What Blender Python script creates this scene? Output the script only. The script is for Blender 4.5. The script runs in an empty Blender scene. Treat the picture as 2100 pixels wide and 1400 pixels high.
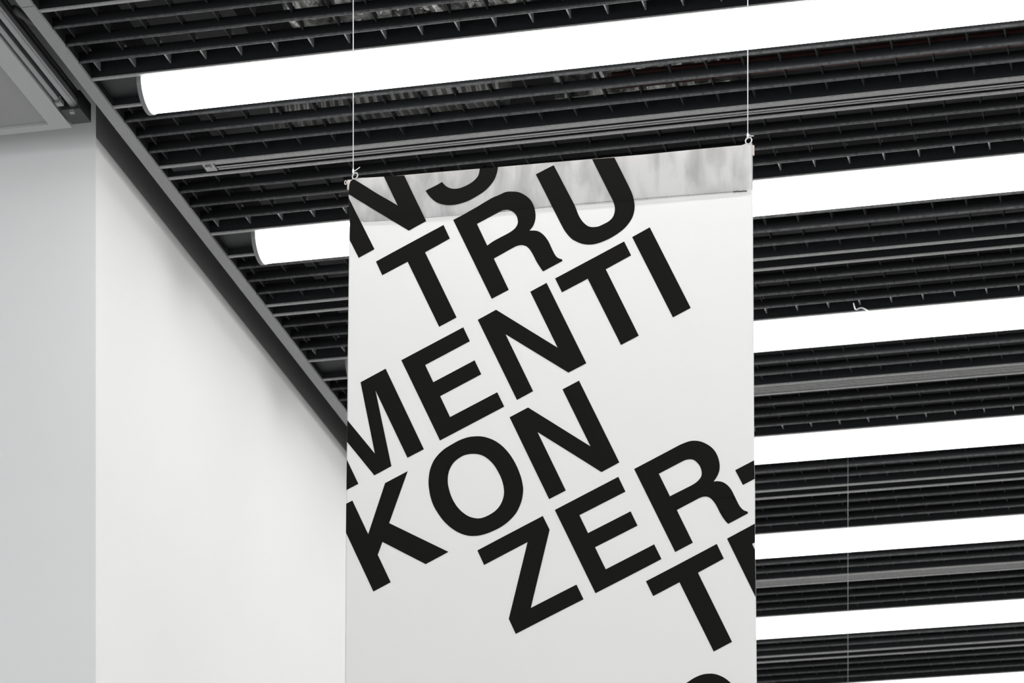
import bpy, bmesh, math, random
from mathutils import Vector, Matrix
from mathutils.geometry import tessellate_polygon

# ------------------------------------------------------------------ camera
TH = math.atan(.2327)                       # the lens points 13.1 degrees off the lamp rows' normal
CT, ST = math.cos(TH), math.sin(TH)
FPX, HOR, CXP = 6935.0, 3380.0, 1050.0      # focal length and horizon row for a 2100 px wide frame
CAMZ = 1.6
CEIL = CAMZ + 4.1                           # underside of the slat ceiling
sc = bpy.context.scene
C = sc.collection
cd = bpy.data.cameras.new('camera')
cam = bpy.data.objects.new('camera', cd); C.objects.link(cam)
cam.location = (0, 0, CAMZ); cam.rotation_euler = (math.pi/2, 0, TH)
cd.sensor_width = 36; cd.lens = FPX/2100*36
cd.shift_y = (HOR-700)/2100
cd.clip_start = .1; cd.clip_end = 100
cd.dof.use_dof = True; cd.dof.focus_distance = 8.15; cd.dof.aperture_fstop = 14
sc.camera = cam

# ------------------------------------------------------------------ light and exposure
LAMP = 6.5
w = bpy.data.worlds.new('world'); sc.world = w; w.use_nodes = True
bg = w.node_tree.nodes['Background']
bg.inputs[0].default_value = (.99, 1, 1, 1); bg.inputs[1].default_value = 1.3
sc.view_settings.view_transform = 'Standard'; sc.view_settings.look = 'None'
sc.view_settings.exposure = 0.0; sc.view_settings.gamma = 1
sc.view_settings.use_curve_mapping = False
random.seed(7)

# ------------------------------------------------------------------ materials
def mat(name, col, rough=.6, metal=0., noise=None, bump=0., bscale=200., spec=.5):
    m = bpy.data.materials.new(name); m.use_nodes = True
    nt = m.node_tree; b = nt.nodes['Principled BSDF']
    b.inputs['Roughness'].default_value = rough; b.inputs['Metallic'].default_value = metal
    b.inputs['Specular IOR Level'].default_value = spec
    b.inputs['Base Color'].default_value = (*col, 1)
    if noise:
        sc_, lo, hi = noise
        tc = nt.nodes.new('ShaderNodeTexCoord'); n = nt.nodes.new('ShaderNodeTexNoise')
        n.inputs['Scale'].default_value = sc_; n.inputs['Detail'].default_value = 3
        r = nt.nodes.new('ShaderNodeMapRange'); r.inputs[1].default_value = .3; r.inputs[2].default_value = .7
        r.inputs[3].default_value = lo; r.inputs[4].default_value = hi
        mx = nt.nodes.new('ShaderNodeVectorMath'); mx.operation = 'SCALE'
        mx.inputs[0].default_value = col
        nt.links.new(tc.outputs['Object'], n.inputs['Vector']); nt.links.new(n.outputs['Fac'], r.inputs[0])
        nt.links.new(r.outputs[0], mx.inputs['Scale']); nt.links.new(mx.outputs[0], b.inputs['Base Color'])
    if bump:
        tc = nt.nodes.new('ShaderNodeTexCoord'); n = nt.nodes.new('ShaderNodeTexNoise')
        n.inputs['Scale'].default_value = bscale; n.inputs['Detail'].default_value = 3
        bp = nt.nodes.new('ShaderNodeBump'); bp.inputs['Strength'].default_value = bump
        bp.inputs['Distance'].default_value = .004
        nt.links.new(tc.outputs['Object'], n.inputs['Vector']); nt.links.new(n.outputs['Fac'], bp.inputs['Height'])
        nt.links.new(bp.outputs[0], b.inputs['Normal'])
    return m

M = {}
M['wall'] = mat('white wall paint', (.80, .80, .795), .75, noise=(1.2, .985, 1.015), bump=.05, bscale=60)
M['wallfront'] = mat('cool white wall paint', (.775, .785, .795), .75, noise=(1.2, .985, 1.015), bump=.05, bscale=60)
M['upper'] = mat('upper wall painted shade', (.20, .20, .20), .8)  # dark tone paints in the shade on the wall above the ceiling edge
M['floor'] = mat('pale floor', (.78, .78, .77), .5, noise=(2, .95, 1.05))
M['slatlip'] = mat('dusty slat edge highlight', (.060, .061, .064), .6, noise=(90, .55, 1.5), spec=.3)  # paler than the slat: edge highlight put into the colour, with dust speckle
M['slat'] = mat('black dusty paint', (.011, .012, .0135), .5, noise=(260, .6, 1.6), bump=.25, bscale=400)
M['blade'] = mat('black blade paint', (.022, .023, .026), .5, spec=.25)
M['tab'] = mat('lamplit blade paint', (.17, .17, .18), .5)  # paler copy of the blade paint: lamp light put into the colour
M['rail'] = mat('grey rail lip', (.26, .26, .26), .5, noise=(120, .85, 1.15))
M['back'] = mat('black channel back', (.006, .007, .009), .6, noise=(80, .7, 1.4))
M['trim'] = mat('grey metal edge trim', (.235, .238, .24), .5, noise=(300, .85, 1.15), bump=.2, bscale=500)
M['cap'] = mat('grey lamp end cap', (.16, .165, .17), .45)
M['black'] = mat('black ceiling void', (.012, .012, .013), .9)
M['panel'] = mat('grey panel frame', (.36, .37, .37), .5, noise=(200, .93, 1.07))
M['alu'] = mat('brushed aluminium', (.30, .30, .31), .35, .6)
M['darkmetal'] = mat('dark metal', (.014, .014, .015), .5)
M['foil'] = mat('crumpled foil', (.46, .46, .45), .25, .75, noise=(16, .05, 1.9), bump=1, bscale=22)  # strong colour noise paints bright glints and dark creases into the foil
M['flex'] = mat('flexible aluminium duct', (.42, .42, .41), .4, .5, noise=(9, .3, 1.2))
M['pipe'] = mat('dull red pipe', (.12, .045, .04), .5)
M['cable'] = mat('dark cable', (.05, .05, .05), .6)
M['cord'] = mat('white cord', (.75, .76, .78), .5)
M['eyelet'] = mat('zinc eyelet', (.62, .63, .64), .35, .5)
M['wood'] = mat('pale beige rod', (.62, .55, .51), .6)
M['ink'] = mat('black ink', (.0085, .0083, .0072), .85, spec=.08)
M['thread'] = mat('grey thread', (.22, .22, .22), .8)
M['darkthread'] = mat('dark thread', (.06, .06, .06), .8)

def sheet_mat():
    m = mat('striped perforated sheet', (.25, .26, .26), .6)
    nt = m.node_tree; b = nt.nodes['Principled BSDF']
    tc = nt.nodes.new('ShaderNodeTexCoord'); wv = nt.nodes.new('ShaderNodeTexWave')
    wv.wave_type = 'BANDS'; wv.bands_direction = 'DIAGONAL'; wv.inputs['Scale'].default_value = 75
    r = nt.nodes.new('ShaderNodeMapRange'); r.inputs[3].default_value = .19; r.inputs[4].default_value = .32
    cb = nt.nodes.new('ShaderNodeCombineColor')
    nt.links.new(tc.outputs['Object'], wv.inputs['Vector']); nt.links.new(wv.outputs['Fac'], r.inputs[0])
    for i in range(3): nt.links.new(r.outputs[0], cb.inputs[i])
    nt.links.new(cb.outputs[0], b.inputs['Base Color'])
    return m
M['sheet'] = sheet_mat()

def fabric_mat(name, trans, col=(.91, .91, .905)):
    m = bpy.data.materials.new(name); m.use_nodes = True
    nt = m.node_tree; nt.nodes.clear()
    out = nt.nodes.new('ShaderNodeOutputMaterial'); mix = nt.nodes.new('ShaderNodeMixShader')
    d = nt.nodes.new('ShaderNodeBsdfDiffuse'); t = nt.nodes.new('ShaderNodeBsdfTranslucent')
    d.inputs[0].default_value = (*col, 1); t.inputs[0].default_value = (*col, 1)
    mix.inputs[0].default_value = trans
    tc = nt.nodes.new('ShaderNodeTexCoord'); n = nt.nodes.new('ShaderNodeTexNoise')
    mp = nt.nodes.new('ShaderNodeMapping'); mp.inputs['Scale'].default_value = (24, 24, 5)
    n.inputs['Scale'].default_value = 1; n.inputs['Detail'].default_value = 4
    bp = nt.nodes.new('ShaderNodeBump'); bp.inputs['Strength'].default_value = .35; bp.inputs['Distance'].default_value = .0015
    nt.links.new(tc.outputs['Object'], mp.inputs[0]); nt.links.new(mp.outputs[0], n.inputs[0])
    nt.links.new(n.outputs['Fac'], bp.inputs['Height'])
    nt.links.new(bp.outputs[0], d.inputs['Normal'])
    nt.links.new(d.outputs[0], mix.inputs[1]); nt.links.new(t.outputs[0], mix.inputs[2])
    nt.links.new(mix.outputs[0], out.inputs[0])
    return m
M['fabric'] = fabric_mat('white banner fabric', .46, (.89, .89, .885))
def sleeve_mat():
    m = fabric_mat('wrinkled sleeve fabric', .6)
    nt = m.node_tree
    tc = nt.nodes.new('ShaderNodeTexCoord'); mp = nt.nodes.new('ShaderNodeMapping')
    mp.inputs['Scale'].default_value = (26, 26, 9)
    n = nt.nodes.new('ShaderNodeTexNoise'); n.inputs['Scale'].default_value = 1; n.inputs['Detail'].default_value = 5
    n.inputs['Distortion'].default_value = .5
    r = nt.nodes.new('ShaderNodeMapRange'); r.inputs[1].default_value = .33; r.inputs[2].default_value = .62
    r.inputs[3].default_value = .70; r.inputs[4].default_value = .90  # streaks are grey marks plus painted wrinkle shade; they also dim the sleeve
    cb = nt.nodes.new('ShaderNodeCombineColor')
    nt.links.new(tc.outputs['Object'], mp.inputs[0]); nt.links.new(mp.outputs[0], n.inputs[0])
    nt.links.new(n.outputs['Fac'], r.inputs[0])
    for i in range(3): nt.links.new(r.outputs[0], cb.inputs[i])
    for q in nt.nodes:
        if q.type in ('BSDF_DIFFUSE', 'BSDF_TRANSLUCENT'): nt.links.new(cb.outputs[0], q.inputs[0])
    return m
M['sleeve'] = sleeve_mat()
M['backfabric'] = fabric_mat('greyed banner fabric fold', .05, (.45, .45, .45))  # hidden fold greyed so less light bounces back into the sleeve

def emit_mat():
    m = bpy.data.materials.new('lit lamp diffuser'); m.use_nodes = True
    b = m.node_tree.nodes['Principled BSDF']
    b.inputs['Base Color'].default_value = (.8, .8, .8, 1)
    b.inputs['Emission Color'].default_value = (1, .996, .985, 1)
    b.inputs['Emission Strength'].default_value = LAMP
    return m
M['lit'] = emit_mat()

# ------------------------------------------------------------------ helpers
def mesh(name, verts, faces, m, smooth=False):
    me = bpy.data.meshes.new(name); me.from_pydata(verts, [], faces); me.update()
    me.materials.append(m)
    bm = bmesh.new(); bm.from_mesh(me); bmesh.ops.recalc_face_normals(bm, faces=bm.faces); bm.to_mesh(me); bm.free()
    if smooth:
        for p in me.polygons: p.use_smooth = True
    return me
def link(name, me, parent=None, loc=(0, 0, 0), **k):
    o = bpy.data.objects.new(name, me); C.objects.link(o); o.location = loc
    if parent: o.parent = parent
    for a, b in k.items(): o[a] = b
    return o
def thing(name, label, cat, loc=(0, 0, 0), group=None):
    o = link(name, None, None, loc); o['label'] = label; o['category'] = cat; o.empty_display_size = .1
    if group: o['group'] = group
    return o
class MB:
    def __init__(s): s.v = []; s.f = []
    def box(s, x0, x1, y0, y1, z0, z1):
        n = len(s.v)
        s.v += [(x, y, z) for z in (z0, z1) for y in (y0, y1) for x in (x0, x1)]
        s.f += [tuple(n+i for i in q) for q in ((0, 1, 3, 2), (4, 6, 7, 5), (0, 4, 5, 1), (2, 3, 7, 6), (0, 2, 6, 4), (1, 5, 7, 3))]
        return s
    def prism(s, prof, x0, x1, cap=True):            # profile in (y, z), swept along x
        n = len(s.v); k = len(prof)
        s.v += [(x0, y, z) for y, z in prof] + [(x1, y, z) for y, z in prof]
        s.f += [(n+i, n+(i+1) % k, n+k+(i+1) % k, n+k+i) for i in range(k)]
        if cap: s.f += [tuple(n+i for i in range(k)), tuple(n+k+i for i in reversed(range(k)))]
        return s
    def tube(s, pts, r, sides=8, closed=False):
        n = len(s.v); P = [Vector(p) for p in pts]; L = len(P)
        rr = r if isinstance(r, (list, tuple)) else [r]*L
        for i, p in enumerate(P):
            a = P[(i-1) % L] if closed or i > 0 else p; b = P[(i+1) % L] if closed or i < L-1 else p
            t = (b-a).normalized(); up = Vector((0, 0, 1)) if abs(t.z) < .9 else Vector((0, 1, 0))
            e = t.cross(up).normalized(); g = t.cross(e)
            for j in range(sides):
                an = 2*math.pi*j/sides
                s.v.append(tuple(p+(e*math.cos(an)+g*math.sin(an))*rr[i]))
        for i in range(L if closed else L-1):
            for j in range(sides):
                a = n+i*sides+j; b = n+i*sides+(j+1) % sides
                c = n+((i+1) % L)*sides+(j+1) % sides; d = n+((i+1) % L)*sides+j
                s.f.append((a, b, c, d))
        if not closed:
            s.f += [tuple(n+j for j in range(sides)), tuple(n+(L-1)*sides+j for j in reversed(range(sides)))]
        return s
    def me(s, name, m, smooth=False): return mesh(name, s.v, s.f, m, smooth)

def unproject(px, py, depth):                        # a point of the room from its place in a 2100 x 1400 view
    x = (px-CXP)*depth/FPX; z = (HOR-py)*depth/FPX
    return Vector((CT*x-ST*depth, ST*x+CT*depth, z+CAMZ))
def at_height(px, py, z): return unproject(px, py, FPX*(z-CAMZ)/(HOR-py))

# ------------------------------------------------------------------ the setting
U_WALL, V_WALL = -3.2, 8.737
TRL, TRR = -3.108, -3.074
V0, P = 8.365, .992                                   # first lamp channel and the row pitch
TOP = CEIL + .95
link('light_blocker_slab', MB().box(-9, 9, -8, 7.2, CEIL+.06, TOP).me('light_blocker_slab', M['black']), kind='structure')  # unseen slab added to keep room light out of the void above the slats
link('light_blocker_side', MB().box(3.2, 3.4, 7.2, 18, CEIL+.0, TOP).me('light_blocker_side', M['black']), kind='structure')  # unseen baffle added to stop light entering the void from the side
link('floor', MB().box(-9, 9, -8, 24, -.1, 0).me('floor', M['floor']), kind='structure')
link('ceiling', MB().box(-9, 9, -8, 24, TOP, TOP+.15).me('ceiling', M['black']), kind='structure')
wf = MB().box(-9, U_WALL, V_WALL, V_WALL+.2, 0, TOP).me('wall_front', M['wallfront'])
wf.materials.append(M['wall'])
for p in wf.polygons:
    if p.normal.x > .5: p.material_index = 1
link('wall_front', wf, kind='structure')
link('wall_left', MB().box(U_WALL-.2, U_WALL, V_WALL+.2, 18, 0, CEIL+.026).me('wall_left', M['wall']), kind='structure')
link('wall_upper_shade', MB().box(U_WALL-.2, U_WALL+.0015, V_WALL+.002, 18, CEIL+.026, TOP).me('wall_upper_shade', M['upper']), kind='structure')  # added dark stretch of wall standing in for shade over the ceiling edge
link('wall_back', MB().box(-9, 9, 18, 18.2, 0, TOP).me('wall_back', M['wall']), kind='structure')
# edge trim of the slat ceiling: a lip with a fascia standing up behind it, in two lengths
def trim(name, v0, v1):
    pr = MB()
    pr.box(TRL, TRR, v0, v1, CEIL-.004, CEIL+.004)
    pr.box(TRL, TRL+.004, v0, v1, CEIL+.004, CEIL+.03)
    link(name, pr.me(name, M['trim']), kind='structure')
trim('trim_1', 2.0, 7.944)
trim('trim_2', 7.948, 17.9)
link('gap_blackout_board', MB().box(TRR-.012, TRR-.006, 2.0, 17.9, CEIL+.004, CEIL+.30).me('gap_blackout_board', M['black']), kind='structure')  # black board added to keep the void beside the edge strip dark

# ------------------------------------------------------------------ lamps, tracks, slat grids
U0, U1 = TRR, 3.0
LU0 = -2.955
A, B = .0, .163                                       # lamp channel lips within a row
T0, T1 = .538, .612                                   # track lips
SL1 = [.251, .348, .443]; SL2 = [.705, .800, .896]
RW = .011
def rail_mesh():
    pr = [(-RW/2, 0), (RW/2, 0), (RW/2, .004), (.0015, .006), (.0015, .05), (-.0015, .05), (-.0015, .006), (-RW/2, .004)]
    me = MB().prism(pr, 0, U1-U0).me('channel_rail', M['rail'])
    me.materials.append(M['back'])
    for p in me.polygons:
        if p.center.z > .02: p.material_index = 1
    return me
RAIL = rail_mesh()
back = MB().box(0, U1-U0, .006, B-A-.006, .022, .03).me('channel_back', M['back'])
half_w, half_h = .0705, .057
def arc(hw, hh, k=20, drop=0.):
    return [(B/2+hw*math.cos(math.pi*i/k), -drop-hh*math.sin(math.pi*i/k)) for i in range(k+1)]
dif = MB().prism([(B/2+half_w, .014)]+arc(half_w, half_h, 28)+[(B/2-half_w, .014)], LU0-U0+.012, U1-U0).me('diffuser', M['lit'], True)
capm = MB().prism([(B/2+half_w+.003, .016)]+arc(half_w+.003, half_h+.003, 28)+[(B/2-half_w-.003, .016)], LU0-U0, LU0-U0+.012).me('end_cap', M['cap'])
LAMPLAB = {
 1: 'longest white tube lamp, crossing above the banner, grey end cap at upper left',
 2: 'white tube lamp whose grey end cap shows left of the banner by the letter N',
 3: 'white tube lamp whose end cap just peeks past the banner edge above the M',
 4: 'white tube lamp right of the banner, level with the letters of KON',
 5: 'white tube lamp right of the banner, behind the clipped E beside the letter T',
 6: 'lowest full white tube lamp right of the banner near the bottom of the picture',
 7: 'white tube lamp just cut by the bottom right corner of the picture'}
for k in range(-9, 9):
    n = k
    if k < 1: lab = 'white tube lamp out of view, '+['one row', 'two rows', 'three rows', 'four rows', 'five rows', 'six rows', 'seven rows', 'eight rows', 'nine rows', 'ten rows'][-k]+' nearer than the topmost lamp'
    elif k == 8: lab = 'white ceiling tube lamp beyond the bottom edge of the picture'
    else: lab = LAMPLAB[k]
    t = thing('tube_lamp', lab, 'lamp', (U0, V0+(k-1)*P, CEIL), 'rows of white tube lamps')
    if k < 1: t['group'] = 'tube lamps above the frame'
    link('diffuser', dif, t, label='glowing white half-round diffuser'); link('end_cap', capm, t, label='grey end cap')
    link('channel_rail', RAIL, t, (0, A, 0)); link('channel_rail', RAIL, t, (0, B, 0))
    link('channel_back', back, t)

# tracks
Lr = LU0-U0+.045
ribs = MB()
ribs.box(.155, U1-U0, .008, T1-T0-.008, .012, .02)
for y in (.018, .030, .044, .056):
    ribs.box(.155, U1-U0, y-.0022, y+.0022, .001, .012)
ribs = ribs.me('grooved_insert', M['rail'])
ins1 = MB().box(.155, U1-U0, .007, T1-T0-.007, .012, .02)
for a_, b_, z_ in ((.0065, .019, .002), (.028, .037, .001), (.045, .054, .003)): ins1.box(.155, U1-U0, a_, b_, z_, .012)
ins1 = ins1.me('grooved_insert', M['rail']); ins1.materials.append(M['back'])
for p in ins1.polygons:
    if p.center.z > .0115 or p.normal.z > -.5: p.material_index = 1
plate = MB().box(.02, .118, .010, T1-T0-.010, .014, .02).me('blanking_plate', M['blade'])
fit = MB().box(.118, .150, .014, .060, .004, .014).box(.125, .14, .02, .034, -.002, .004).me('end_fitting', M['alu'])
TRLAB = {0: 'bare twin grey rail at the top left corner of the picture',
 1: 'grooved grey lighting track running just above the top of the banner',
 2: 'bare twin grey rail between the second and third tube lamps',
 3: 'grooved grey lighting track between the third and fourth tube lamps',
 4: 'bare twin grey rail between the fourth and fifth tube lamps',
 5: 'grooved grey lighting track between the fifth and sixth tube lamps',
 6: 'bare twin grey rail below the sixth tube lamp, near the bottom edge',
 7: 'grooved grey lighting track beyond the bottom edge of the picture'}
for k in range(0, 8):
    t = thing('ceiling_track', TRLAB[k], 'track', (U0, V0+(k-1)*P+T0, CEIL), 'grey tracks between the lamps')
    link('track_rail', RAIL, t); link('track_rail', RAIL, t, (0, T1-T0, 0))
    if k % 2:
        link('grooved_insert', ins1 if k == 1 else ribs, t); link('blanking_plate', plate, t); link('end_fitting', fit, t, label='pale metal end fitting')

# slats: deep narrow U profiles with a rounded lower edge
SH, SW = .027, .009
prof = [(-SW/2, SH), (-SW/2, .0045), (-SW*.42, .0022), (-SW*.25, .0006), (0, 0), (SW*.25, .0006), (SW*.42, .0022), (SW/2, .0045), (SW/2, SH)]
SLAT = MB().prism(prof, 0, U1-U0).me('slat', M['slat'], True)
SLAT.materials.append(M['slatlip'])
for p in SLAT.polygons:
    if p.center.z < .0035: p.material_index = 1
PU = .0966
BT = .0036
def blade_mesh(length):
    # a thin blade with a folded lower lip
    return MB().prism([(-BT/2, .019), (BT/2, .019), (BT/2, .04), (-BT/2, .04)], 0, length)
def swapxy(mb):
    mb.v = [(y, x, z) for x, y, z in mb.v]; return mb
bl_cache = {}
def blade(length, mt='blade'):
    key = (round(length, 4), mt)
    if key not in bl_cache: bl_cache[key] = swapxy(blade_mesh(length)).me('cross_blade', M[mt])
    return bl_cache[key]
NB = 38
ordn = ['', 'topmost', 'second', 'third', 'fourth', 'fifth', 'sixth', 'seventh', 'eighth']
def grid(k, edges, label):
    v = V0+(k-1)*P
    t = thing('louvre_grid', label, 'ceiling grid', (U0, v+edges[0], CEIL), 'black slat grids of the ceiling')
    o = edges[0]
    for e in edges[1:-1]: link('slat', SLAT, t, (0, e-o, 0))
    ub = -1.4066-U0
    us = [ub+PU*i for i in range(-20, 25) if 0.01 < ub+PU*i < 3.7]
    if k <= 3:
        for a, b in zip(edges[:-1], edges[1:]):
            ma = .007 if a == edges[0] else .004; mb_ = .007 if b == edges[-1] else .004
            me = blade(b-a-ma-mb_, 'tab' if b == P else 'blade')  # blades beside a lamp take the paler colour with lamp light painted in
            for uu in us[:NB]: link('cross_blade', me, t, (uu, a-o+ma, 0))
    else:
        mb = MB()
        for a, b in zip(edges[:-1], edges[1:]):
            for uu in us[:NB]: mb.box(uu-BT/2, uu+BT/2, a-o+.004, b-o-.004, .019, .04)
        link('cross_blade', mb.me('cross_blades', M['blade']), t, kind='stuff')
GL1 = {0: 'black slat grid above the picture, before the bare rail at top left',
 1: 'black slat grid directly below the topmost tube lamp, above the grooved track',
 2: 'black slat grid directly below the second tube lamp',
 3: 'black slat grid directly below the third tube lamp',
 4: 'black slat grid directly below the fourth tube lamp',
 5: 'black slat grid directly below the fifth tube lamp',
 6: 'black slat grid directly below the sixth tube lamp',
 7: 'black slat grid below the seventh tube lamp, past the bottom edge'}
GL2 = {0: 'black slat grid at the top edge, directly above the topmost tube lamp',
 1: 'black slat grid between the grooved track above the banner and the second tube lamp',
 2: 'black slat grid directly above the third tube lamp, with a small white hook',
 3: 'black slat grid directly above the fourth tube lamp',
 4: 'black slat grid directly above the fifth tube lamp',
 5: 'black slat grid directly above the sixth tube lamp',
 6: 'black slat grid in the bottom right corner, above the seventh tube lamp',
 7: 'black slat grid past the bottom edge, before the eighth tube lamp'}
for k in range(0, 8):
    grid(k, [B]+SL1+[T0], GL1[k])
    grid(k, [T1]+SL2+[P], GL2[k])

# ------------------------------------------------------------------ things above the grid
def crumpled(name, cx, cy, cz, rx, ry, L, n=60, m=20, amp=.02):
    mb = MB()
    for i in range(n+1):
        for j in range(m):
            a = 2*math.pi*j/m
            k = 1+random.uniform(-1, 1)*amp/ry
            mb.v.append((L*i/n+random.uniform(-.3, .3)*L/n, cy*0+ry*k*math.cos(a), rx*k*math.sin(a)))
    for i in range(n):
        for j in range(m):
            mb.f.append((i*m+j, i*m+(j+1) % m, (i+1)*m+(j+1) % m, (i+1)*m+j))
    mb.f.append(tuple(range(m))); mb.f.append(tuple(n*m+j for j in reversed(range(m))))
    return mb.me(name, M['foil'])
o = link('foil_duct', crumpled('foil_duct', 0, 0, 0, .10, .17, .66), None, (-2.66, 8.76, CEIL+.40))
o['label'] = 'crumpled foil-wrapped duct glinting behind the grid at the top edge'; o['category'] = 'duct'
fx = MB(); pts = []; rad = []
for i in range(101):
    pts.append((i*.0068, .02*math.sin(i*.05), 0)); rad.append(.12+(.011 if i % 4 < 2 else -.006))
fx.tube(pts, rad, 20)
o = link('flexible_duct', fx.me('flexible_duct', M['flex']), None, (-2.86, 9.28, CEIL+.38))
o['label'] = 'ribbed silver duct glimpsed behind the grid just below the topmost tube lamp'; o['category'] = 'duct'
o = link('foil_duct', crumpled('foil_duct', 0, 0, 0, .09, .12, .5, 30), None, (-2.05, 9.45, CEIL+.34))
o['label'] = 'short foil duct glimpsed behind the grid above the banner'; o['category'] = 'duct'
o = link('red_pipe', MB().tube([(-1.8, 0, 0), (2.5, 0, 0)], .022, 12).me('red_pipe', M['pipe'], True), None, (0, 8.93, CEIL+.12))
o['label'] = 'dull red pipe behind the grid right of the cord, under the topmost tube lamp'; o['category'] = 'pipe'
def hangers(t, xs, z, r):
    for x in xs:
        link('hanger_rod', MB().tube([(x, 0, r*.8), (x, 0, TOP-z)], .004, 6).me('hanger_rod', M['darkmetal']), t)
for d_ in [q for q in C.objects if q.name.startswith(('foil_duct', 'flexible_duct'))]:
    ln = max(v.co.x for v in d_.data.vertices)
    hangers(d_, (ln*.2, ln*.8), d_.location.z, .08)
hangers(bpy.data.objects['red_pipe'], (-1.5, 0, 1.5), CEIL+.12, .02)
for i, (v, u0, u1, r, z) in enumerate([(8.35, -3.0, 1.5, .03, .5), (9.9, -3.0, 2, .04, .45), (10.6, -3.0, 2, .03, .4), (11.2, -3.0, 2, .05, .5)]):
    o = link('conduit_pipe', MB().tube([(u0, 0, 0), (u1, 0, 0)], r, 10).me('conduit_pipe', M['darkmetal'], True), None, (0, v, CEIL+z))
    o['label'] = ['dark conduit in the void above the topmost tube lamp', 'dark conduit in the void above the second tube lamp',
                  'dark conduit in the void before the third tube lamp', 'dark conduit in the void before the fourth tube lamp'][i]
    o['category'] = 'pipe'
    hangers(o, (u0+.3, u1-.3), CEIL+z, r)

# ------------------------------------------------------------------ left soffit: panel, slot rails, hose
PR, PV = -3.222, 8.612
t = thing('ceiling_panel', 'grey striped metal ceiling panel with a pale frame at the top left', 'ceiling panel', (PR, PV, CEIL))
fw = .055
link('panel_frame', MB().box(-fw, 0, -3, 0, 0, .02).me('panel_frame', M['panel']), t)
link('panel_frame', MB().box(-1.6, -fw, -.032, 0, 0, .02).me('panel_frame', M['panel']), t)
link('perforated_sheet', MB().box(-1.6, -fw, -3, -.032, .006, .012).me('perforated_sheet', M['sheet']), t, label='finely striped grey sheet')
t = thing('slot_rail', 'twin aluminium slot rail ending in a black block beside the striped ceiling panel', 'rail', (0, 0, CEIL))
def roundrail(u, wd, v0, v1, z0, z1, nm):
    mb = MB().prism([(u-wd/2, z0+.003), (u-wd/2+.003, z0), (u+wd/2-.003, z0), (u+wd/2, z0+.003), (u+wd/2, z1), (u-wd/2, z1)], v0, v1)
    return link(nm, swapxy(mb).me(nm, M['alu']), t)
roundrail(-3.2085, .015, 5.6, 8.46, .004, .022, 'rail_profile')
roundrail(-3.178, .017, 5.6, 8.50, .002, .03, 'rail_profile')
roundrail(-3.1675, .006, 5.6, 8.50, .004, .02, 'rail_profile')
link('slot_back', MB().box(-3.219, -3.160, 5.6, 8.5, .034, .04).me('slot_back', M['darkmetal']), t)
link('end_block', MB().box(-3.212, -3.158, 8.50, 8.585, -.004, .045).me('end_block', M['darkmetal']), t, label='black end block')
link('bracket', MB().box(-3.214, -3.196, 8.462, 8.482, -.002, .01).box(-3.188, -3.176, 8.50, 8.512, -.012, -.004).me('bracket', M['alu']), t, label='small bright bracket')
hp = [(-3.155+.0035*i, 8.02+.022*i, CEIL+.035-.0016*i+.0009*i*i) for i in range(14)]
hr = [.009+(.002 if i % 2 else 0) for i in range(14)]
o = link('flexible_hose', MB().tube([(x+3.2, y-8.2, z-CEIL-.15) for x, y, z in hp], hr, 10).me('flexible_hose', M['cable'], True), None, (-3.2, 8.2, CEIL+.15))
o['label'] = 'dark ribbed hose curving in the gap behind the corner of the ceiling edge'; o['category'] = 'hose'

# ------------------------------------------------------------------ banner
def lerp_tab(tab, x):
    if x <= tab[0][0]:
        (a, b), (c, d) = tab[0], tab[1]; return b+(d-b)*(x-a)/(c-a) if len(tab) < 0 else b
    for (a, b), (c, d) in zip(tab, tab[1:]):
        if x <= c: return b+(d-b)*(x-a)/(c-a)
    (a, b), (c, d) = tab[-2], tab[-1]
    return d+(d-b)*(x-c)/(c-a)
TL = [(366, 727), (368.5, 723), (371, 719.5), (375, 717.3), (382, 716.2), (400, 715.2), (450, 717.2), (470, 716.8), (545, 715.6), (660, 714.4), (730, 713.6), (860, 712.8), (1006, 711), (1092, 710), (1240, 708.8), (1400, 708)]
TR = [(292, 1542.5), (300, 1543), (340, 1542.6), (400, 1542.6), (440, 1544), (560, 1544.6), (700, 1545.5), (860, 1546.2), (943, 1546.8), (1000, 1548.4), (1112, 1548.4), (1200, 1550), (1290, 1551), (1400, 1552)]
TT = [(706, 371), (718, 370), (724, 368.2), (736, 365.0), (788, 362.2), (828, 359.6), (980, 346), (1021, 342.5), (1120, 333.7), (1215, 326.4), (1260, 323), (1388, 310), (1450, 304), (1522, 297.5), (1528, 294.6), (1545, 293)]
def to_st(px, py):
    l = lerp_tab(TL, py); r = lerp_tab(TR, py); t = lerp_tab(TT, px)
    return (px-l)/(r-l), (py-t)/(1400-t)
def from_st(s, t):
    px, py = 710+s*840, 350+t*1050
    for _ in range(14):
        T = lerp_tab(TT, px); py = T+t*(1400-T)
        l = lerp_tab(TL, py); r = lerp_tab(TR, py); px = l+s*(r-l)
    return px, py
YM, XM = 8.1, (1130-CXP)/FPX*8.1                      # centre of the banner's plane, camera axes
BA = math.atan(6935/34900.)
DX, DY = math.cos(BA), -math.sin(BA)
def plane_point(px, py):
    k = (px-CXP)/FPX                                  # x = k*y ; (x-XM)*DY = (y-YM)*DX
    y = (YM*DX-XM*DY)/(DX-k*DY)
    return unproject(px, py, y)
NRM = Vector((CT*DY-ST*(-DX), ST*DY+CT*(-DX), 0)).normalized()   # towards the camera
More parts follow.
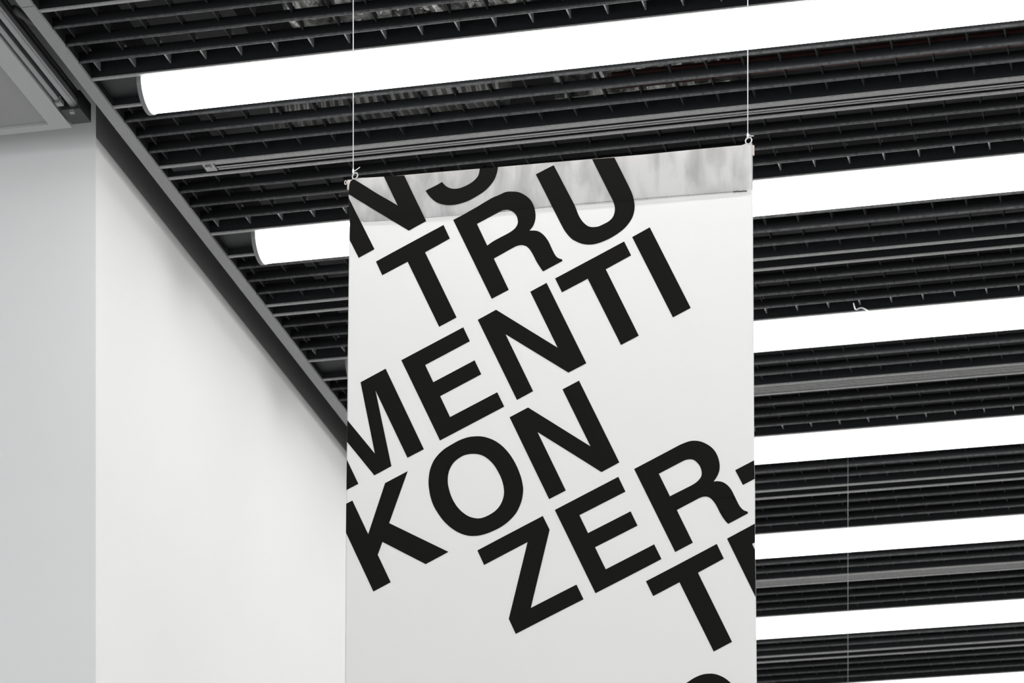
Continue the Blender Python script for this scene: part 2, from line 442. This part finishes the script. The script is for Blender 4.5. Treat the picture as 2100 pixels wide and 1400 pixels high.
def folds(s, t):
    h = .0862                                         # the stitched sleeve covers 0 < t < h
    up = max(0., 1-t/h) if t < h else 0.
    w1 = math.sin(s*57+1.3*math.sin(s*21))*.5+math.sin(s*131+2*math.sin(s*33))*.25+math.sin(s*23+4)*.5
    d = .0046*w1*math.sin(math.pi*min(1, max(0, t/h)))*.8
    if t >= h:
        g = math.exp(-(t-h)*22); d += .0007*w1*g*(1-math.exp(-(t-h)*60))
    d += .003*math.sin(math.pi*min(1, max(0, t/h)))**.5 if t < h else 0
    d -= .0010*math.exp(-((t-h)/.004)**2)
    d += .004*math.sin(s*5.2+.6)*max(0, min(1, t*1.5))+.002*math.sin(s*11+t*3)*max(0, min(1, t*1.2))
    return d
def cloth_point(s, t, off=0.):
    px, py = from_st(s, t)
    return plane_point(px, py)+NRM*(folds(s, t)+off)
org = plane_point(1130, 330)
ban = thing('banner', 'tall white fabric banner with huge slanted black letters, hanging from two cords', 'banner', tuple(org))
def strip(name, ss, ts, m, off=0., fn=cloth_point, **k):
    v = [tuple(fn(s, t, off)-org) for t in ts for s in ss]; n = len(ss)
    f = [(j*n+i, j*n+i+1, (j+1)*n+i+1, (j+1)*n+i) for j in range(len(ts)-1) for i in range(n-1)]
    return link(name, mesh(name, v, f, m, True), ban, **k)
ss = [i/220 for i in range(221)]
H_ = .0862
ts = [0, .0008, .002, .004, .006, .009, .012, .016, .02]+[.024+.004*i for i in range(14)]+[.079, .082, .0845, .0862, .088, .091, .095, .1, .107, .115, .13]+[.15+.025*i for i in range(50)]
fab = strip('fabric', ss, sorted(ts), M['fabric'])
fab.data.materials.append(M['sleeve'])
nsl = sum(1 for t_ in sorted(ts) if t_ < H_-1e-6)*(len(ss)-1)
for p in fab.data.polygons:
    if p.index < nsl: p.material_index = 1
so = fab.modifiers.new('thickness', 'SOLIDIFY'); so.thickness = .0006; so.offset = -1
def back_point(s, t, off=0):
    px, py = from_st(s, t)
    tt = min(1, max(0, t/.095))
    return plane_point(px, py)-NRM*(.0015+.010*math.sin(math.pi*tt)**.6)
strip('sleeve_fold', [i/80 for i in range(81)], [0, .001, .003, .007, .012, .02, .03, .04, .05, .06, .07, .078, .086, .0956], M['backfabric'], fn=back_point)

# print: every letter is its own flat piece of ink lying on the fabric
F = 5.0
O1 = [(640,174),(700,177),(760,192),(830,222),(900,272),(960,335),(1010,405),(1055,490),(1090,580),(1110,660),(1117,730),(1105,820),(1075,905),(1035,975),(970,1045),(890,1105),(800,1150),(720,1180),(640,1196),(550,1194),(460,1165),(375,1112),(300,1042),(240,960),(195,880),(165,790),(148,680),(150,590),(165,510),(200,425),(250,360),(310,305),(390,255),(470,212),(560,182)]
O2 = [(605,355),(660,360),(715,380),(770,420),(820,475),(860,540),(895,615),(915,690),(920,760),(905,830),(875,890),(830,940),(770,980),(700,1010),(640,1016),(570,1000),(510,965),(460,920),(415,860),(380,790),(355,710),(344,640),(350,560),(370,500),(405,445),(450,405),(500,375),(550,360)]
def sc_o(pts): return [((x-640)*.86+640, y) for x, y in pts]
# (letter, view origin, corner outline, counter, smooth ranges)
G = [
 ('N', (700,310), [(-46,180),(584,568),(304,-17),(474,-107),(872,719),(694,818),(52,431),(342,1007),(180,1096),(-234,284)], []),
 ('S', (700,310), [(1036,320),(1060,349),(1090,373),(1128,388),(1170,392),(1220,382),(1290,350),(1350,313),(1398,265),(1414,225),(1420,180),(1418,150),(1380,60),(1500,20),(1570,60),(1600,120),(1606,160),(1605,190),(1598,230),(1580,285),(1550,335),(1500,390),(1450,430),(1400,460),(1350,487),(1280,520),(1210,545),(1150,557),(1080,559),(1010,542),(960,516),(920,483),(890,447),(868,413)], []),
 ('T', (700,310), [(356,1134),(1049,758),(1115,898),(861,1040),(1184,1707),(1005,1804),(682,1137),(422,1275)], []),
 ('R', (980,310), [(-252,707),(0,570),(100,512),(200,461),(250,437),(300,422),(360,418),(420,428),(480,455),(530,492),(565,540),(583,590),(592,650),(590,700),(578,745),(560,780),(530,815),(575,814),(620,822),(665,850),(700,888),(730,935),(760,1000),(785,1050),(810,1085),(835,1100),(862,1108),(870,1125),(670,1233),(655,1215),(625,1170),(600,1130),(575,1080),(550,1035),(525,1000),(495,975),(455,964),(410,970),(370,987),(300,1026),(165,1102),(318,1422),(143,1515)],
   [(-8,747),(80,700),(180,645),(240,612),(280,602),(320,603),(360,622),(395,660),(410,710),(408,745),(390,780),(360,810),(310,843),(220,890),(150,930),(97,968)]),
 ('U', (1180,310), [(-402,246),(-220,148),(-10,548),(30,648),(60,702),(90,738),(120,762),(150,775),(190,778),(240,770),(300,742),(340,720),(380,682),(400,635),(405,585),(395,535),(375,488),(350,440),(170,80),(120,-20),(352,-30),(400,65),(550,365),(580,430),(597,485),(608,560),(603,620),(585,680),(555,730),(510,785),(450,835),(380,880),(310,915),(240,942),(180,956),(120,958),(60,948),(0,922),(-30,905),(-60,878),(-100,830),(-130,782),(-180,685)], []),
 ('M', (700,740), [(200,223),(458,84),(850,909),(682,998),(355,312),(518,1084),(343,1179),(-155,568),(180,1265),(-10,1364),(-400,540),(-150,348),(348,955)], []),
 ('E', (820,640), [(18,497),(652,157),(720,300),(263,546),(346,721),(768,495),(837,638),(416,865),(517,1078),(1000,822),(1072,970),(414,1319)], []),
 ('N', (960,560), [(100,480),(288,376),(918,764),(637,191),(805,100),(1213,924),(1030,1021),(385,628),(668,1211),(502,1302)], []),
 ('T', (1160,450), [(-108,605),(600,225),(672,368),(412,511),(750,1189),(567,1286),(227,608),(-37,748)], []),
 ('I', (1160,450), [(682,180),(863,80),(1282,904),(1099,1001)], []),
 ('K', (700,960), [(118,336),(280,680),(453,157),(685,34),(495,567),(1102,860),(868,986),(426,760),(378,892),(510,1172),(333,1268),(-60,427)], []),
 ('O', (850,860), O1, O2),
 ('N', (1020,770), [(126,429),(316,328),(955,725),(668,142),(838,52),(1250,887),(1067,988),(414,582),(703,1179),(532,1269)], []),
 ('Z', (960,1030), [(97,495),(768,141),(838,282),(646,1085),(1112,842),(1184,992),(492,1352),(420,1198),(612,410),(167,645)], []),
 ('E', (1120,950), [(90,479),(739,134),(812,285),(342,531),(430,713),(864,486),(935,632),(501,858),(610,1082),(1105,822),(1180,973),(505,1329)], []),
 ('R', (1280,870), [(100,453),(560,208),(620,182),(680,164),(740,162),(800,175),(860,205),(910,245),(945,295),(965,345),(977,400),(976,460),(960,510),(938,550),(915,580),(960,577),(1010,587),(1060,620),(1100,670),(1140,750),(1175,820),(1200,855),(1230,880),(1262,890),(1272,909),(1066,1016),(1040,990),(1010,950),(980,900),(945,830),(915,785),(880,750),(840,734),(790,740),(740,763),(537,870),(702,1206),(520,1301)],
   [(353,500),(590,375),(630,358),(670,352),(710,358),(745,385),(775,425),(792,480),(788,525),(765,560),(730,592),(680,622),(467,729)]),
 ('-', (1280,870), [(1137,466),(1500,281),(1577,432),(1217,619)], []),
 ('T', (1290,1080), [(170,551),(898,170),(971,322),(704,464),(1056,1177),(867,1275),(514,561),(244,703)], []),
 ('E', (1290,1080), [(1003,117),(1600,-196),(1672,-45),(1262,174),(1610,892),(1428,987)], []),
 ('O', (1326,1345.4), sc_o(O1), sc_o(O2)),
]
def smooth_outline(pts, thr=38):
    # round the short-stepped curves, keep true corners
    n = len(pts); out = []
    def corner(i):
        a, b, c = Vector(pts[i-1]), Vector(pts[i]), Vector(pts[(i+1) % n])
        ang = math.degrees((b-a).angle(c-b))
        return ang > thr or max((b-a).length, (c-b).length) > 230 and ang > 20
    cs = [corner(i) for i in range(n)]
    for i in range(n):
        p0, p1, p2, p3 = (Vector(pts[(i+d) % n]) for d in (-1, 0, 1, 2))
        out.append(tuple(p1))
        L = (p2-p1).length
        if L > 190 or (cs[i] and cs[(i+1) % n]): continue
        if cs[i]: p0 = p1-(p2-p1)
        if cs[(i+1) % n]: p3 = p2+(p2-p1)
        if (p1-p0).length > 190: p0 = p1-(p1-p0).normalized()*L
        if (p3-p2).length > 190: p3 = p2+(p3-p2).normalized()*L
        for q in (1/3, 2/3):
            out.append(tuple(.5*((2*p1)+(p2-p0)*q+(2*p0-5*p1+4*p2-p3)*q*q+(3*p1-p0-3*p2+p3)*q**3)))
    return out
def make_letter(ch, o, pts, hole):
    loops = [smooth_outline(pts)] if len(pts) > 14 else [pts]
    if hole: loops.append(smooth_outline(hole))
    loops = [[Vector((o[0]+x/F, o[1]+y/F, 0)) for x, y in lp] for lp in loops]
    tris = tessellate_polygon(loops)
    flat = [p for lp in loops for p in lp]
    bm = bmesh.new(); vs = [bm.verts.new(p) for p in flat]
    for t in tris:
        try: bm.faces.new([vs[i] for i in t])
        except ValueError: pass
    for v in [v for v in bm.verts if not v.link_faces]: bm.verts.remove(v)
    # slice so that the ink can follow the folds
    x0 = min(p.x for p in flat); x1 = max(p.x for p in flat); y0 = min(p.y for p in flat); y1 = max(p.y for p in flat)
    x = math.floor(x0/12)*12
    while x < x1:
        bmesh.ops.bisect_plane(bm, geom=bm.verts[:]+bm.edges[:]+bm.faces[:], plane_co=(x, 0, 0), plane_no=(1, 0, 0)); x += 12
    y = math.floor(y0/12)*12; st = 12
    while y < y1:
        bmesh.ops.bisect_plane(bm, geom=bm.verts[:]+bm.edges[:]+bm.faces[:], plane_co=(0, y, 0), plane_no=(0, 1, 0)); y += 12 if y > 480 else 6
    for v in bm.verts:
        s, t = to_st(v.co.x, v.co.y); v.co = (s, t, 0)
    for co, no in (((.0003, 0, 0), (-1, 0, 0)), ((.9997, 0, 0), (1, 0, 0)), ((0, .0002, 0), (0, -1, 0))):
        bmesh.ops.bisect_plane(bm, geom=bm.verts[:]+bm.edges[:]+bm.faces[:], plane_co=co, plane_no=no, clear_outer=True)
    bmesh.ops.triangulate(bm, faces=bm.faces)
    for v in bm.verts:
        v.co = cloth_point(v.co.x, v.co.y, .0009)-org
    me = bpy.data.meshes.new('printed_letter')
    for f in bm.faces:
        if f.normal.dot(NRM) < 0: pass
    bmesh.ops.recalc_face_normals(bm, faces=bm.faces)
    bm.to_mesh(me); bm.free(); me.materials.append(M['ink'])
    for p in me.polygons: p.use_smooth = True
    nm = 'printed_dash' if ch == '-' else 'printed_letter'
    link(nm, me, ban, label='black dash' if ch == '-' else 'black capital letter '+ch)
for g in G: make_letter(*g)

# sleeve stitching: small dashes along the seam, a dark loose run at its right end
mb = MB(); mb2 = MB()
STL = [(745, 454.5), (800, 451.5), (880, 445.5), (960, 439.5), (1060, 431), (1130, 423), (1260, 412), (1400, 400.5), (1500, 393), (1531, 391.3)]
x = 745
while x < 1500:
    wd = random.uniform(3.2, 5.0)
    a = to_st(x, lerp_tab(STL, x)); b = to_st(x+wd, lerp_tab(STL, x+wd))
    mb.tube([cloth_point(a[0], a[1], .0001)-org, cloth_point(b[0], b[1], .0001)-org], .00055, 5)
    x += wd+random.uniform(.6, 1.6)
pp = []
for i in range(12):
    x = 1503+i*2.6; a = to_st(x, lerp_tab(STL, x)+math.sin(i*1.3)*.35); pp.append(cloth_point(a[0], a[1], .001)-org)
mb2.tube(pp, .0011, 6)
link('stitching', mb.me('stitching', M['thread']), ban, label='fine grey row of stitches')
link('seam_thread', mb2.me('seam_thread', M['darkthread']), ban, label='thicker dark thread at the right end of the seam')

# rod in the sleeve, its ends showing at both corners
def bp(px, py, off=0.): return plane_point(px, py)+NRM*off-org
mb = MB()
def rodsec(px, y0, y1, o0, o1): return [bp(px, y0, o0), bp(px, y0, o1), bp(px, y1, o1), bp(px, y1, o0)]
a = rodsec(711.8, 368.5, 388, -.006, -.001); b = rodsec(1546.4, 297, 317, -.006, -.001)
mb.v = [tuple(p) for p in a+b]; mb.f = [(0, 1, 2, 3), (7, 6, 5, 4)]+[(i, (i+1) % 4, 4+(i+1) % 4, 4+i) for i in range(4)]
link('rod', mb.me('rod', M['wood']), ban, label='flat pale beige rod inside the top sleeve')
def ringpts(px, py, rx, ry, tw, tilt=0.):
    c = bp(px, py, .001); e = Vector((NRM.y, -NRM.x, 0)); out = []
    if e.dot(Vector((CT, ST, 0))) < 0: e = -e
    for i in range(20):
        an = 2*math.pi*i/20
        x, z = rx*math.cos(an), ry*math.sin(an)
        x, z = x*math.cos(tilt)-z*math.sin(tilt), x*math.sin(tilt)+z*math.cos(tilt)
        out.append(c+(e*math.cos(tw)+NRM*math.sin(tw))*x+Vector((0, 0, z)))
    return out
link('eyelet', MB().tube(ringpts(728.2, 361, .0078, .0072, .35, .5), .00155, 8, True).me('eyelet', M['eyelet'], True), ban, label='small metal eyelet ring')
link('eyelet', MB().tube(ringpts(1535.3, 288.8, .0078, .0078, .25), .00165, 8, True).me('eyelet', M['eyelet'], True), ban, label='small metal eyelet ring')
link('end_loop', MB().tube(ringpts(709, 374.5, .0028, .0045, .2), .0011, 8, True).me('end_loop', M['eyelet'], True), ban, label='tiny loop at the rod end')

# cords up to the ceiling, knotted on the eyelets
def cord(px, py, pyk, tail, label):
    base = plane_point(px, py)+NRM*.001
    top = CEIL+.06-base.z
    t = link('cord', MB().tube([(0, 0, 0), (0, 0, top)], .0012, 8).me('cord', M['cord'], True), ban, tuple(base-org), label=label)
    k = plane_point(px, pyk)+NRM*.001-base
    kn = MB().tube([k+Vector((0, 0, -.0065)), k+Vector((0, 0, -.003)), k, k+Vector((0, 0, .004)), k+Vector((0, 0, .007))], [.0013, .0024, .0028, .0022, .0012], 10)
    link('knot', kn.me('knot', M['cord'], True), t)
    tp = [plane_point(*q)+NRM*.002-base for q in tail]
    link('loose_end', MB().tube(tp, .0010, 8).me('loose_end', M['cord'], True), t)
cord(724.6, 357, 351.5, [(725.5, 352), (728, 351), (733, 347.5), (736.5, 345), (738.5, 343)], 'thin white cord knotted to the left eyelet')
cord(1533.6, 285, 278.5, [(1533.8, 277), (1536.5, 277), (1538.5, 279), (1541, 279.6), (1546, 279.4)], 'thin white cord knotted to the right eyelet')

# small hook and a far hanging wire
hk = at_height(1753, 627, CEIL)
pts = []
for q in [(1750.5, 622), (1752, 628), (1754, 633.5), (1757, 634.5), (1762, 631.6), (1768, 631), (1775, 634), (1781, 639)]:
    pts.append(at_height(q[0], q[1], CEIL-.008)-hk)
o = link('wire_hook', MB().tube(pts, .0022, 8).me('wire_hook', M['cord'], True), None, tuple(hk))
o['label'] = 'small curled white hook on the grid just above the third tube lamp'; o['category'] = 'hook'
wp = at_height(1739, 941, CEIL)
o = link('hanging_wire', MB().tube([(0, 0, .02), (0, 0, -2.4)], .0007, 6).me('hanging_wire', mat('thin grey wire', (.22, .22, .23), .5), True), None, tuple(wp))
o['label'] = 'faint thin grey wire hanging far behind, right of the banner below the fourth lamp'; o['category'] = 'wire'
